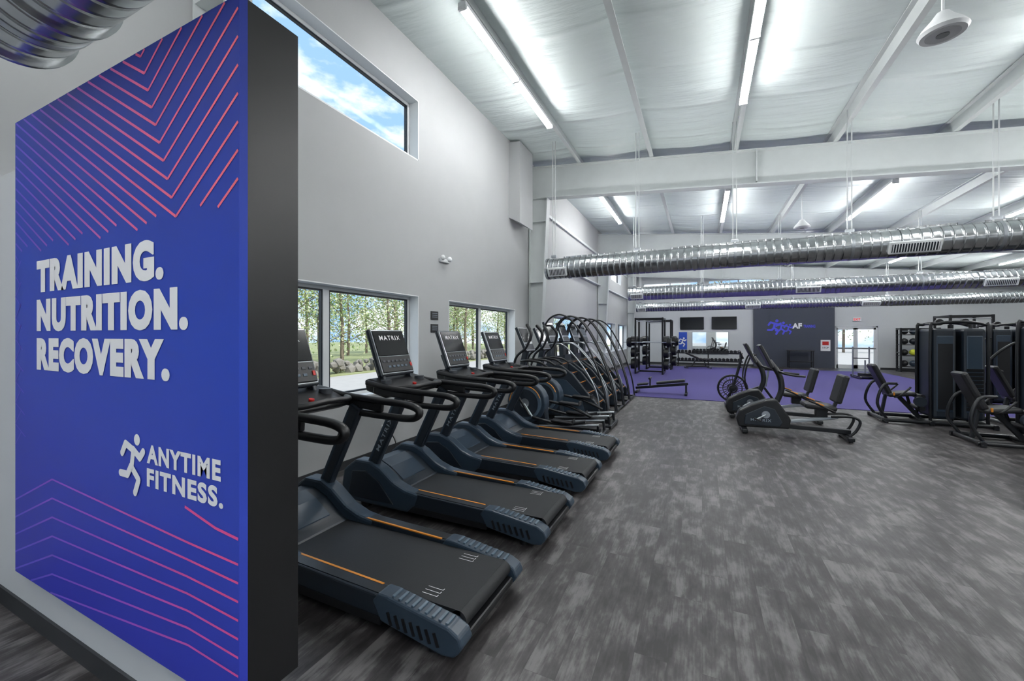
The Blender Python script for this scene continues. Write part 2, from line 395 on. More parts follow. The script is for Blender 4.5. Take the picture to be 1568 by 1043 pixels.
def window_left(i, y0, y1, z0, z1, mull):
    mb = MB(); x0, x1 = XL - .23, XL - .165; f = .055
    mb.b2(x0, x1, y0, y1, z0, z0 + f, m_white, .006); mb.b2(x0, x1, y0, y1, z1 - f, z1, m_white, .006)
    mb.b2(x0, x1, y0, y0 + f, z0 + f, z1 - f, m_white, .006); mb.b2(x0, x1, y1 - f, y1, z0 + f, z1 - f, m_white, .006)
    ys = [y0 + f] + mull + [y1 - f]
    for m in mull: mb.b2(x0, x1, m - .045, m + .045, z0 + f, z1 - f, m_white, .006)
    for a, b in zip(ys[:-1], ys[1:]):
        a += .045 if a in mull else 0; b -= .045 if b in mull else 0
        g = .022
        xa, xb = x0 + .012, x1 - .012
        mb.b2(xa, xb, a, b, z0 + f, z0 + f + g, m_slated); mb.b2(xa, xb, a, b, z1 - f - g, z1 - f, m_slated)
        mb.b2(xa, xb, a, a + g, z0 + f + g, z1 - f - g, m_slated); mb.b2(xa, xb, b - g, b, z0 + f + g, z1 - f - g, m_slated)
        mb.b2(x0 + .028, x0 + .034, a + g, b - g, z0 + f + g, z1 - f - g, m_glass)
    mb.b2(XL - .16, XL - .002, y0 + .004, y1 - .004, z0 + .001, z0 + .02, m_white)
    mb.b2(XL - .16, XL + .004, y0 + .001, y0 + .014, z0 + .02, z1 - .012, m_white); mb.b2(XL - .16, XL + .004, y1 - .014, y1 - .001, z0 + .02, z1 - .012, m_white)
    mb.b2(XL - .16, XL + .004, y0 + .001, y1 - .001, z1 - .014, z1 - .001, m_white)
    mb.build('window_%d' % i)
mulls = [[3.52], [7.3], [12.75], [19.5], [22.95], [], []]
for i, (h, mu) in enumerate(zip(LH, mulls)): window_left(i + 1, *h, mu)
for i, h in enumerate(BH[1:]):
    mb = MB(); x0, x1, z0, z1 = h; y = YB + .12
    for a, b, c, d in ((x0, x1, z0, z0 + .05), (x0, x1, z1 - .05, z1), (x0, x0 + .05, z0, z1), (x1 - .05, x1, z0, z1), (x0 + 1.47, x0 + 1.53, z0, z1)):
        mb.b2(a, b, y - .03, y + .03, c, d, m_white)
    mb.b2(x0 + .05, x1 - .05, y - .003, y + .003, z0 + .05, z1 - .05, m_glass); mb.build('window_%d' % (8 + i))
mb = MB(); y = YB + .08; x0, x1 = 6.035, 7.715; xm = (x0 + x1) / 2
for a, b, c, d in ((x0, x0 + .06, 0.002, 2.115), (x1 - .06, x1, 0.002, 2.115), (x0, x1, 2.04, 2.115)): mb.b2(a, b, y - .05, y + .05, c, d, m_white)
for a, b in ((x0 + .06, xm - .005), (xm + .005, x1 - .06)):
    mb.b2(a, a + .08, y - .022, y + .022, .01, 2.04, m_white); mb.b2(b - .08, b, y - .022, y + .022, .01, 2.04, m_white)
    mb.b2(a, b, y - .022, y + .022, .01, .2, m_white); mb.b2(a, b, y - .022, y + .022, 1.95, 2.04, m_white)
    mb.b2(a, b, y - .03, y + .03, .98, 1.05, m_silver); mb.b2(a + .08, b - .08, y - .004, y + .004, .2, 1.95, m_glass)
mb.build('door_1')
mb = MB(); mb.b2(XL, -1.53, .93, 1.07, 0, 2.64, m_wallw); mb.build('wall_partition')
mb = MB(); mb.b2(XL, -1.53, .918, .93, 0, .1, m_base); mb.b2(-1.53, -1.518, .918, 1.07, 0, .1, m_base); mb.build('baseboard_partition')

# ------------------------------------------------------------------ banner
mb = MB(); bx0, bx1, bz0, bz1 = -3.54, -1.48, .31, 2.86
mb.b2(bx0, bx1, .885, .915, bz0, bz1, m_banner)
mb.b2(bx1 - .02, bx1, .915, 1.115, bz0, bz1, m_fabric)
mb.b2(bx0, bx1 - .02, 1.09, 1.115, bz0, bz1, m_fabric)
mb.b2(bx0, bx0 + .02, .915, .928, bz0, bz1, m_fabric)
mb.b2(bx0, bx1 - .02, .915, 1.09, bz1 - .03, bz1, m_fabric)
F = lambda u, v: (u, .8838, v)
zl = 2.1
for k in range(-20, 22):
    xa = -1.883 - .030 * k; za = 2.121 + .079 * k
    for side, sl in ((-1, .56), (1, .72)):
        if side > 0 and za > 3.6: continue
        xe = bx0 + .01 if side < 0 else bx1 - .005
        L = abs(xe - xa)
        t0 = max(0, (zl + .02 * (k % 3) - za) / sl); t1 = min(L, (bz1 - .005 - za) / sl)
        if t1 > t0 + .02: mb.strip([(xa + side * t0, za + sl * t0), (xa + side * t1, za + sl * t1)], .011, m_pink, F)
for k in range(7):
    za = .907 - .098 * k; zr = .845 - .066 * k
    zle = za - .19
    pts = [(bx0 + .005, zle), (-3.04 - .0 * k, za), (-1.80, zr + .005), (bx1 - .004, zr - .005)]
    if zle < bz0: pts[0] = (-3.04 - (za - bz0) / .39, bz0 + .004)
    if za > bz0: mb.strip(pts, .009, m_pink2, F)
mb.strip([(-1.82, .985), (-1.62, .942), (bx1 - .004, .93)], .011, m_pink2, F)
for k in range(9):
    z = 2.05 - .12 * k
    mb.strip([(bx0 + .004, z + .06), (bx0 + .07 + .01 * k, z), ], .006, m_faint, F)
    mb.strip([(bx0 + .004, z - .06), (bx0 + .09, z + .02)], .006, m_faint, F)
F2 = lambda u, v: (u, .8828, v)
for s, w, z in (('TRAINING.', 1.255, 1.878), ('NUTRITION.', 1.43, 1.672), ('RECOVERY.', 1.30, 1.466)):
    for dx in (-.004, .004):
        mb.text(s, -3.229 + dx, z, w, .172, m_text, (lambda u, v, q=dx: (u, .8828 - q * .05, v)), bold=.062, sp=1.17)
mb.text('ANYTIME', -2.10, 1.118, .515, .078, m_text, F2, bold=.045, sp=1.15)
mb.text('FITNESS.', -2.10, 1.02, .53, .078, m_text, F2, bold=.045, sp=1.15)
runner(mb, -2.205, .985, .245, m_text, F2, .13)
mb.build('banner_sign', recalc=False)

# ------------------------------------------------------------------ ducts
def duct(y, z, r, xe, xend, vents, hang):
    mb = MB(); n = 48
    mb.cyl((xe, y, z), (xend, y, z), r, m_galv, n)
    x = xe
    while x < xend:
        mb.cyl((x, y, z), (x + .04, y, z), r + .010, m_galv, n); x += 1.5
    for x in (xe + .02, xe + .5): mb.cyl((x, y, z), (x + .03, y, z), r + .018, m_galv, n)
    for vx, w in vents:
        a = math.radians(25)
        c = Vector((vx, y - math.cos(a) * (r + .02), z - math.sin(a) * (r + .02)))
        R = (a, 0, 0)
        mb.box(c, (w, .05, .19), m_white, R, .006)
        c2 = c + Vector((0, -.02, -.01))
        mb.box(c2, (w - .06, .022, .13), m_slated, R)
        k = int(w / .035)
        for i in range(k):
            mb.box((vx - w / 2 + .045 + i * (w - .09) / (k - 1), c2.y - .01, c2.z - .004), (.010, .02, .13), m_white, R)
    for hx in hang:
        for dx in (-.03, .03):
            mb.b2(hx + dx - .008, hx + dx + .008, y - .004, y + .004, z + r - .01, zc(hx) - .06, m_steelw)
        mb.cyl((hx - .02, y, z), (hx + .02, y, z), r + .004, m_silver, n)
        mb.box((hx, y, z + r + .05), (.12, .05, .06), m_silver, bev=.008)
    # added glowing strips, hidden in troughs on the duct top, brighten the ceiling
    e0 = xe + .4
    while e0 + 1.9 < xend:
        for s in (-1, 1): mb.b2(e0, e0 + 1.9, y + s * .062 - .004, y + s * .062 + .004, z + r - .03, z + r + .020, m_galv)
        for xx in (e0, e0 + 1.9): mb.b2(xx - .004, xx + .004, y - .066, y + .066, z + r - .03, z + r + .020, m_galv)
        mb.b2(e0 + .02, e0 + 1.88, y - .05, y + .05, z + r - .004, z + r + .004, m_fill)
        e0 += 2.2
    mb.build('spiral_air_duct')
duct(8.6, 3.14, .225, -3.15, 13.5, [(-2.85, .42), (3.0, .62), (7, .62)], [-3.0, -1.2, .55, 2.25, 4.0, 7])
duct(15.06, 3.14, .225, -2.4, 13.5, [(-2.1, .42), (2.9, .62), (7, .62)], [-2.2, 0, 2.2, 5.5, 9])
duct(22.6, 3.14, .225, -3.2, 13.5, [(-2.9, .42), (2.2, .62), (6.6, .62)], [-3, 0, 3.8, 7.2])
duct(.75, 3.24, .225, -3.1, 12, [], [-2.8, -1, 1, 4, 8])

# ------------------------------------------------------------------ lights
mb = MB()
mb.b2(-.058, .058, -1.62, 1.62, .0, .055, m_white, .006)
for a, b in ((-1.58, -.03), (.03, 1.58)):
    for dx in (-.032, .032): mb.cyl((dx, a, -.022), (dx, b, -.022), .017, m_tube, 8)
for yy in (-1.6, 0, 1.6): mb.b2(-.058, .058, yy - .018, yy + .018, -.04, .0, m_white)
me_l = mb.mesh('ceiling_light_fixture')
for x in (-2.7, .6, 3.9, 7.2, 10.5):
    for y in (-1.6, 5.9, 13.4, 20.7):
        place('ceiling_light_fixture', me_l, (x, y, zc(x) - .275))

def speaker(x, y, z):
    mb = MB()
    prof = [(.0, .0), (.17, .0), (.19, .03), (.16, .08), (.09, .16), (.05, .22), (.0, .23)]
    for (r0, z0), (r1, z1) in zip(prof[:-1], prof[1:]):
        mb.cyl((0, 0, z0), (0, 0, z1), max(r0, .001), m_white, 28, max(r1, .001))
    mb.cyl((0, 0, -.004), (0, 0, 0), .13, m_spk, 28); mb.cyl((0, 0, -.008), (0, 0, -.003), .05, m_key, 20)
    mb.cyl((0, 0, .2), (0, 0, zc(x) - z - .06), .012, m_white, 10)
    mb.build('pendant_speaker', (x, y, z))
speaker(2.18, 5.5, 4.66); speaker(2.4, 13.0, 4.5); speaker(6.5, 17.5, 4.3)

# ------------------------------------------------------------------ wall fittings
mb = MB(); mb.box((.03, 0, 0), (.05, .26, .06), m_white, bev=.01)
for s in (-1, 1): mb.ball((.07, s * .1, .04), .045, m_white, (.8, 1, 1))
mb.build('emergency_light', (XL, 5.75, 2.92))
for z in (1.98, 1.77):
    mb = MB(); mb.b2(0, .012, -.1, .1, -.07, .07, m_black, .003)
    FF = lambda u, v: (.0135, -u, v)
    for k in range(3): mb.strip([(-.07, .035 - .03 * k), (.07, .035 - .03 * k)], .008, m_textg, FF)
    mb.build('notice_plaque', (XL, 5.5, z))
mb = MB(); mb.b2(0, .01, -.035, .035, -.055, .055, m_white, .003)
for s in (-.02, .02): mb.b2(.01, .013, -.012, .012, s - .01, s + .01, m_key)
mb.box((.03, 0, -.02), (.035, .035, .03), m_black, bev=.004)
mb.tube([(.045, 0, -.02), (.1, .02, -.03), (.13, .1, -.2), (.2, .0, -.33), (.45, -.2, -.345)], .006, m_black, 8)
mb.build('power_outlet', (XL, 4.32, .36))

def fnback(yy): return lambda u, v: (u, yy, v)
mb = MB(); mb.b2(2.5, 6.0, YB - .14, YB, 0, 3.3, m_accent); mb.build('wall_accent')
mb = MB()
mb.b2(-1, 1, -.01, 0, -.5, .5, m_accent)
for i in range(3): runner(mb, -.72 + .3 * i, -.4, .75 - .12 * i, m_purple, fnback(-.012 - .004 * i), .13)
mb.text('AF', .02, -.14, .42, .28, m_text, fnback(-.03), bold=.05); mb.text('TRAINING', .5, -.1, .5, .15, m_purple, fnback(-.03), bold=.03)
mb.build('logo_wall_sign', (4.2, YB - .14, 2.15), recalc=False)
mb = MB(); mb.b2(-.2, .2, -.02, 0, -.28, .28, m_text, .004)
mb.b2(-.13, .13, -.026, -.02, .02, .2, m_red)
mb.text('STOP', -.13, -.15, .26, .08, m_black, fnback(-.022), bold=.02)
mb.build('fire_notice_sign', (5.62, YB - .141, 1.15))
for x in (-.53, 1.1):
    mb = MB(); mb.b2(-.62, .62, -.06, -.01, -.35, .35, m_black, .01); mb.b2(-.6, .6, -.064, -.06, -.33, .33, m_screen); mb.b2(-.1, .1, -.01, 0, -.1, .1, m_black)
    mb.build('wall_television', (x, YB, 2.35))
mb = MB(); mb.b2(-.9, .9, -.03, -.01, -.62, .62, m_mirror); mb.b2(-.93, .93, -.01, 0, -.65, .65, m_silver); mb.build('wall_mirror', (.4, YB, 1.22))
mb = MB(); mb.b2(-.22, .22, -.012, 0, -.5, .5, m_blue, .003); runner(mb, 0, -.3, .5, m_text, fnback(-.014)); mb.build('wall_poster', (-1.0, YB, 1.35))
mb = MB(); mb.b2(-.17, .17, -.05, 0, -.1, .1, m_white, .005); mb.text('EXIT', -.13, -.055, .26, .11, m_exit, fnback(-.052), bold=.03); mb.build('exit_sign', (6.9, YB, 2.45))
mb = MB(); mb.b2(-.55, .55, -.25, .25, .86, .9, m_black, .01)
for sx in (-.5, .5): mb.tube([(sx, -.2, .86), (sx, -.2, .02)], .02, m_blackm, curve=False); mb.tube([(sx, .2, .86), (sx, .2, .02)], .02, m_blackm, curve=False)
mb.b2(-.5, .5, -.2, .2, .3, .33, m_black)
mb.build('cleaning_station_table', (4.5, 24.75, 0))

# ------------------------------------------------------------------ treadmill
def bar(mb, f0, z0, f1, z1, w, y0, y1, mat, bev=.012):
    dx, dz = f1 - f0, z1 - z0; l = math.hypot(dx, dz); nx, nz = -dz / l * w / 2, dx / l * w / 2
    mb.prism([(f0 + nx, z0 + nz), (f1 + nx, z1 + nz), (f1 - nx, z1 - nz), (f0 - nx, z0 - nz)], y0, y1, mat, bev)

def treadmill():
    mb = MB(); P = lambda pts: [(-a, b) for a, b in pts]
    W = .375
    mb.b2(-1.95, -.12, -.26, .26, .07, .16, m_black, .01)
    for y in (-.3, .3):
        mb.cyl((-.2, y, 0), (-.2, y, .1), .03, m_black, 14)
        mb.cyl((-1.85, y - .03, .05), (-1.85, y + .03, .05), .05, m_black, 16)
    mb.b2(-1.6, -.06, -.265, .265, .175, .213, m_belt)
    mb.cyl((-.07, -.265, .165), (-.07, .265, .165), .048, m_belt, 24)
    mb.b2(-.30, .0, -.26, .26, .08, .125, m_black, .012)
    for s in (-1, 1):
        a, b = (W * s, .272 * s); y0, y1 = min(a, b), max(a, b)
        mb.prism(P([(.42, .10), (.42, .232), (1.45, .252), (1.45, .12)]), y0, y1, m_slated, .01)
        ym0, ym1 = y0 + .018, y1 - .018
        mb.prism(P([(.46, .236), (1.5, .257), (1.5, .25), (.46, .229)]), ym0, ym1, m_black)
        yi = .277 * s
        mb.prism(P([(.56, .2395), (1.38, .2555), (1.38, .248), (.56, .231)]), min(yi, yi + s * .014), max(yi, yi + s * .014), m_orange)
        mb.prism(P([(0.0, .085), (-.02, .12), (.0, .165), (.06, .195), (.45, .245), (.52, .245), (.56, .20), (.5, .10), (.1, .045), (.03, .055)]), y0 - .004, y1 + .004, m_slate, .012)
        for i in range(9):
            f = .08 + i * .043
            mb.box((-f, (y0 + y1) / 2, .199 + (f - .06) * .128), (.016, .075, .010), m_slatel, (0, math.radians(7.2), 0), .002)
        yo = (W + .004) * s
        for i in range(7):
            f = .12 + i * .05
            bar(mb, -f, .085 + .02 * (i / 7), -f - .025, .15 + .02 * (i / 7), .018, min(yo, yo + s * .004), max(yo, yo + s * .004), m_black, 0)
        mb.prism(P([(.5, .08), (.5, .125), (1.4, .135), (1.4, .08)]), min(yo - .02 * s, yo), max(yo - .02 * s, yo), m_black)
        mb.prism(P([(1.18, .245), (1.32, .262), (1.46, .31), (1.62, .42), (1.74, .47), (1.92, .47), (2.07, .36), (2.1, .2), (2.06, .07), (1.3, .07), (1.22, .14)]), y0 - .012, y1 + .012, m_slate, .022)
        mb.prism(P([(1.45, .12), (1.62, .3), (1.78, .38), (1.95, .36), (2.0, .12)]), min(yo, yo + s * .018), max(yo, yo + s * .018), m_slated, .006)
        bar(mb, -1.80, .32, -1.40, 1.09, .115, s * .33 - .032, s * .33 + .032, m_slated, .016)
        bar(mb, -1.83, .34, -1.46, 1.06, .03, s * .33 - .036, s * .33 + .036, m_slate, .01)
        y = s * .345
        mb.tube([(-1.80, y, 1.20), (-1.55, y, 1.165), (-1.2, y, 1.145), (-.90, y, 1.13), (-.80, y, 1.09), (-.86, y, 1.035), (-1.1, y, 1.03), (-1.42, y, 1.04)], .027, m_black, 12, ry=.033)
        bar(mb, -1.72, 1.14, -1.15, 1.09, .07, y - .018, y + .018, m_black, .012)
        bar(mb, -1.70, 1.1, -1.84, 1.42, .07, s * .2 - .02, s * .2 + .02, m_slated, .012)
    mb.prism(P([(1.42, .215), (1.5, .25), (1.66, .36), (1.8, .41), (1.95, .40), (2.06, .32), (2.08, .1), (1.45, .09)]), -.27, .27, m_slated, .02)
    mb.prism(P([(1.52, .272), (1.67, .372), (1.79, .42), (1.79, .40), (1.67, .35), (1.52, .25)]), -.17, .17, m_slate, 0)
    mb.prism(P([(1.48, 1.10), (1.50, 1.15), (1.8, 1.24), (1.86, 1.22), (1.84, 1.12), (1.6, 1.06)]), -.33, .33, m_black, .015)
    mb.tube([(-1.5, -.31, 1.16), (-1.36, -.2, 1.17), (-1.34, 0, 1.18), (-1.36, .2, 1.17), (-1.5, .31, 1.16)], .022, m_black, 10)
    mb.cyl((-1.55, .03, 1.155), (-1.545, .03, 1.18), .02, m_red, 18)
    for s in (-1, 1): mb.cyl((-1.66, s * .25, 1.17), (-1.66, s * .25, 1.225), .05, m_key, 20)
    th = math.radians(-21); C = Vector((-1.83, 0, 1.475)); Rm = Euler((0, th, 0)).to_matrix()
    def cb(off, d, mat, bev=.01): mb.box(C + Rm @ Vector(off), d, mat, (0, th, 0), bev)
    cb((0, 0, 0), (.05, .50, .50), m_slated, .02)
    cb((.018, 0, .0), (.035, .47, .475), m_silver, .012)
    cb((.03, 0, .09), (.025, .445, .27), m_screen, .004)
    cb((.03, 0, -.135), (.028, .445, .17), m_black, .008)
    for i in range(7): cb((.046, -.18 + .06 * i, -.105), (.006, .034, .022), m_key, .002)
    for i in range(5): cb((.046, -.12 + .06 * i, -.16), (.006, .034, .022), m_slatel, .002)
    cb((.047, .2, -.15), (.008, .025, .04), m_red, .002)
    cb((-.04, 0, 0), (.06, .3, .3), m_slate, .02)
    fn = lambda u, v: tuple(C + Rm @ Vector((.0436, u, v)))
    mb.text('MATRIX', -.15, .12, .3, .05, m_text, fn, bold=.01, sp=1.2)
    ang = math.atan2(1.09 - .32, .40)
    for s in (-1, 1):
        def fu(u, v, s=s):
            if s < 0: return (-1.66 + u * math.cos(ang) - v * math.sin(ang), -.3668, .58 + u * math.sin(ang) + v * math.cos(ang))
            return (-1.43 - u * math.cos(ang) + v * math.sin(ang), .3668, 1.0 - u * math.sin(ang) - v * math.cos(ang))
        mb.text('MATRIX', 0, -.02, .36, .04, m_textg, fu, bold=.01, sp=1.2)
    ft = lambda u, v: (u, v, .2145)
    for yy0 in (-.22, .16):
        for k in range(3): mb.strip([(-.34, yy0 + .03 * k), (-.24, yy0 + .03 * k), (-.24, yy0 + .03 * k + .015)], .004, m_text, ft)
    return mb.mesh('treadmill')
me_t = treadmill()
for y in (2.06, 3.25, 4.40, 5.55): place('treadmill', me_t, (-1.08, y, 0))

# ------------------------------------------------------------------ elliptical
def elliptical():
    mb = MB()
    mb.b2(-1.85, -.1, -.05, .05, .05, .13, m_blackm, .01)
    for f in (.08, 1.8): mb.b2(-f - .05, -f + .05, -.33, .33, .02, .08, m_blackm, .012)
    for f in (.08, 1.8):
        for s in (-1, 1): mb.cyl((-f, s * .28, 0), (-f, s * .28, .03), .03, m_black, 12)
    pts = []
    for i in range(20):
        a = 2 * math.pi * i / 20; pts.append((-1.38 + .36 * math.cos(a), .48 + .36 * math.sin(a)))
    mb.prism(pts, -.11, .11, m_slate, .02)
    mb.prism([(-1.0, .12), (-1.05, .5), (-1.3, .82), (-1.5, .95), (-1.66, .8), (-1.8, .12)], -.08, .08, m_slated, .02)
    for s in (-1, 1):
        mb.cyl((-1.38, s * .11, .48), (-1.38, s * .15, .48), .29, m_slatel, 36)
        mb.cyl((-1.38, s * .15, .48), (-1.38, s * .158, .48), .24, m_slated, 36)
        mb.cyl((-1.38, s * .158, .48), (-1.38, s * .17, .48), .08, m_silver, 24)
        mb.tube([(-1.38 + .295 * math.cos(a), s * .152, .48 + .295 * math.sin(a)) for a in [math.radians(t) for t in range(20, 200, 20)]], .008, m_orange, 8)
        d = s * .12
        mb.tube([(-1.38, s * .2, .48), (-1.22, s * .2, .38 + d)], .02, m_silver, curve=False)
        mb.tube([(-1.22, s * .2, .38 + d), (-.7, s * .2, .3 + d), (-.3, s * .2, .26)], .026, m_blackm)
        mb.box((-.68, s * .2, .35 + d), (.38, .15, .035), m_black, (0, math.radians(4), 0), .012)
        mb.box((-.50, s * .2, .375 + d), (.02, .15, .05), m_black, (0, 0, 0), .006)
        mb.tube([(-1.1, s * .2, .12), (-.3, s * .2, .2), (-.08, s * .2, .22)], .022, m_silver)
        mb.tube([(-.1, s * .2, .22), (-.08, s * .2, .04)], .022, m_blackm, curve=False)
        mb.tube([(-1.25, s * .26, .42 + d), (-1.55, s * .27, .8), (-1.5, s * .28, 1.25), (-1.3, s * .28, 1.45), (-1.22, s * .26, 1.7), (-1.32, s * .22, 1.84)], .022, m_blackm, 10)
        mb.tube([(-1.24, s * .27, 1.56), (-1.22, s * .26, 1.7), (-1.31, s * .222, 1.83)], .028, m_black, 10)
        mb.tube([(-1.5, s * .05, 1.2), (-1.35, s * .17, 1.22), (-1.1, s * .2, 1.2), (-.95, s * .2, 1.12)], .02, m_black)
    bar(mb, -1.55, .8, -1.42, 1.4, .10, -.05, .05, m_slated, .015)
    th = math.radians(-24); C = Vector((-1.44, 0, 1.58)); Rm = Euler((0, th, 0)).to_matrix()
    for off, d, mt in (((0, 0, 0), (.05, .40, .46), m_slated), ((.02, 0, 0), (.018, .385, .44), m_silver), ((.024, 0, .07), (.022, .36, .27), m_screen), ((.024, 0, -.15), (.022, .35, .11), m_key)):
        mb.box(C + Rm @ Vector(off), d, mt, (0, th, 0), .006)
    return mb.mesh('elliptical_trainer')
me_e = elliptical()
for y in (6.6, 7.42): place('elliptical_trainer', me_e, (-1.4, y, 0))

def climber():
    mb = MB()
    for s in (-1, 1):
        y0, y1 = sorted((s * .27, s * .33))
        mb.prism([(-.22, .04), (-.20, .22), (-.45, .5), (-.75, .86), (-1.0, 1.04), (-1.32, 1.08), (-1.46, .95), (-1.5, .04)], y0, y1, m_slated, .02)
        mb.prism([(-.5, .1), (-.6, .46), (-.9, .74), (-1.2, .76), (-1.3, .1)], min(s * .33, s * .342), max(s * .33, s * .342), m_slate, .004)
        yy = s * .375
        mb.tube([(-1.38, yy, 1.05), (-1.40, yy, 1.6), (-1.28, yy, 1.96), (-1.02, yy, 2.08), (-.75, yy, 1.93), (-.5, yy, 1.55), (-.28, yy, 1.08), (-.1, yy, .5), (-.03, yy, .04)], .019, m_blackm, 10, 7)
        mb.tube([(-1.38, yy, 1.45), (-1.0, yy, 1.48), (-.72, yy, 1.25), (-.45, yy, .9), (-.25, yy, .5), (-.2, yy, .08)], .015, m_silver, 10)
        mb.tube([(-.03, yy, .035), (-.8, yy, .035), (-1.5, yy, .035)], .024, m_blackm, 10, curve=False)
    mb.tube([(-.04, -.375, .035), (-.04, .375, .035)], .024, m_blackm, curve=False)
    mb.tube([(-1.48, -.375, .035), (-1.48, .375, .035)], .024, m_blackm, curve=False)
    for i in range(5):
        mb.b2(-.5 - .19 * i, -.26 - .19 * i, -.26, .26, .26 + .19 * i, .30 + .19 * i, m_black, .008)
        mb.b2(-.5 - .19 * i, -.47 - .19 * i, -.26, .26, .30 + .19 * i, .45 + .19 * i, m_slated)
        mb.b2(-.275 - .19 * i, -.26 - .19 * i, -.25, .25, .297 + .19 * i, .304 + .19 * i, m_orange)
    mb.prism([(-.3, .06), (-.3, .24), (-1.3, 1.05), (-1.45, .95), (-1.48, .06)], -.26, .26, m_black, .01)
    bar(mb, -1.35, 1.0, -1.38, 1.6, .12, -.1, .1, m_slated, .02)
    th = math.radians(-20); C = Vector((-1.36, 0, 1.72)); Rm = Euler((0, th, 0)).to_matrix()
    for off, d, mt in (((0, 0, 0), (.05, .5, .46), m_slated), ((.02, 0, 0), (.018, .48, .44), m_silver), ((.024, 0, .06), (.022, .45, .28), m_screen), ((.024, 0, -.16), (.022, .43, .1), m_key)):
        mb.box(C + Rm @ Vector(off), d, mt, (0, th, 0), .006)
    mb.tube([(-1.38, -.375, 1.5), (-1.38, .375, 1.5)], .02, m_black, curve=False)
    return mb.mesh('stair_climber')
me_c = climber()
for y in (8.3, 9.17, 10.04, 10.91): place('stair_climber', me_c, (-1.62, y, 0))

# ------------------------------------------------------------------ recumbent bike
def recumbent():
    mb = MB()
    mb.prism([(0.02, .08), (-.02, .22), (.03, .36), (.2, .47), (.42, .56), (.58, .58), (.66, .46), (.78, .26), (.76, .1)], -.11, .11, m_black, .025)
    mb.prism([(.1, .13), (.12, .3), (.4, .46), (.55, .42), (.66, .2), (.62, .13)], -.122, .122, m_slated, .01)
    for x in (.1, 1.52): mb.b2(x - .045, x + .045, -.3, .3, .02, .08, m_blackm, .012)
    for x in (.1, 1.52):
        for s in (-1, 1): mb.cyl((x, s * .26, 0), (x, s * .26, .03), .028, m_black, 12)
    bar(mb, .6, .14, 1.58, .12, .07, -.05, .05, m_blackm, .01)
    bar(mb, .7, .2, 1.42, .34, .05, -.035, .035, m_silver, .01)
    for s in (-1, 1):
        mb.cyl((.42, s * .11, .32), (.42, s * .14, .32), .06, m_silver, 20)
        mb.tube([(.42, s * .15, .32), (.42 + s * .13, s * .15, .32 + s * .08)], .014, m_silver, curve=False)
        mb.box((.42 + s * .13, s * .2, .32 + s * .08), (.11, .09, .025), m_black, (0, .4, 0), .008)
    mb.tube([(.58, 0, .5), (.66, 0, .75), (.62, 0, 1.0), (.48, 0, 1.22)], .045, m_blackm, 12)
    th = math.radians(-25); C = Vector((.42, 0, 1.30)); Rm = Euler((0, th, 0)).to_matrix()
    for off, d, mt in (((0, 0, 0), (.05, .38, .42), m_black), ((.024, 0, .05), (.02, .35, .26), m_screen), ((.024, 0, -.15), (.02, .34, .09), m_key)):
        mb.box(C + Rm @ Vector(off), d, mt, (0, th, 0), .01)
    mb.tube([(.6, 0, 1.05), (.68, .15, 1.02), (.82, .24, 1.0), (.95, .22, .99)], .018, m_black)
    mb.tube([(.6, 0, 1.05), (.68, -.15, 1.02), (.82, -.24, 1.0), (.95, -.22, .99)], .018, m_black)
    mb.box((1.2, 0, .4), (.16, .1, .14), m_blackm, bev=.01)
    mb.box((1.16, 0, .505), (.42, .44, .08), m_pad, (0, math.radians(4), 0), .03)
    bar(mb, 1.34, .42, 1.46, .75, .04, -.04, .04, m_blackm, .008)
    mb.box((1.44, 0, .80), (.08, .42, .46), m_pad, (0, math.radians(14), 0), .03)
    for s in (-1, 1):
        mb.tube([(1.35, s * .1, .44), (1.3, s * .27, .46), (1.12, s * .3, .56), (.98, s * .3, .62)], .018, m_black)
        mb.box((1.12, s * .3, .575), (.12, .03, .02), m_orange, (0, .35, 0), .004)
    for s in (-1, 1):
        mb.tube([(1.3, s * .14, .36), (1.55, s * .15, .38), (1.66, s * .15, .32), (1.62, s * .15, .18), (1.54, s * .15, .08)], .02, m_blackm, 10)
    for s in (-1, 1):
        fn = (lambda u, v: (u, -.1235, v)) if s < 0 else (lambda u, v: (.72 - u, .1235, v))
        mb.text('MATRIX', .2, .2, .3, .045, m_textg, fn, bold=.01, sp=1.2)
    return mb.mesh('recumbent_bike')
me_r = recumbent()
place('recumbent_bike', me_r, (.55, 8.1, 0)); place('recumbent_bike', me_r, (.45, 9.45, 0))

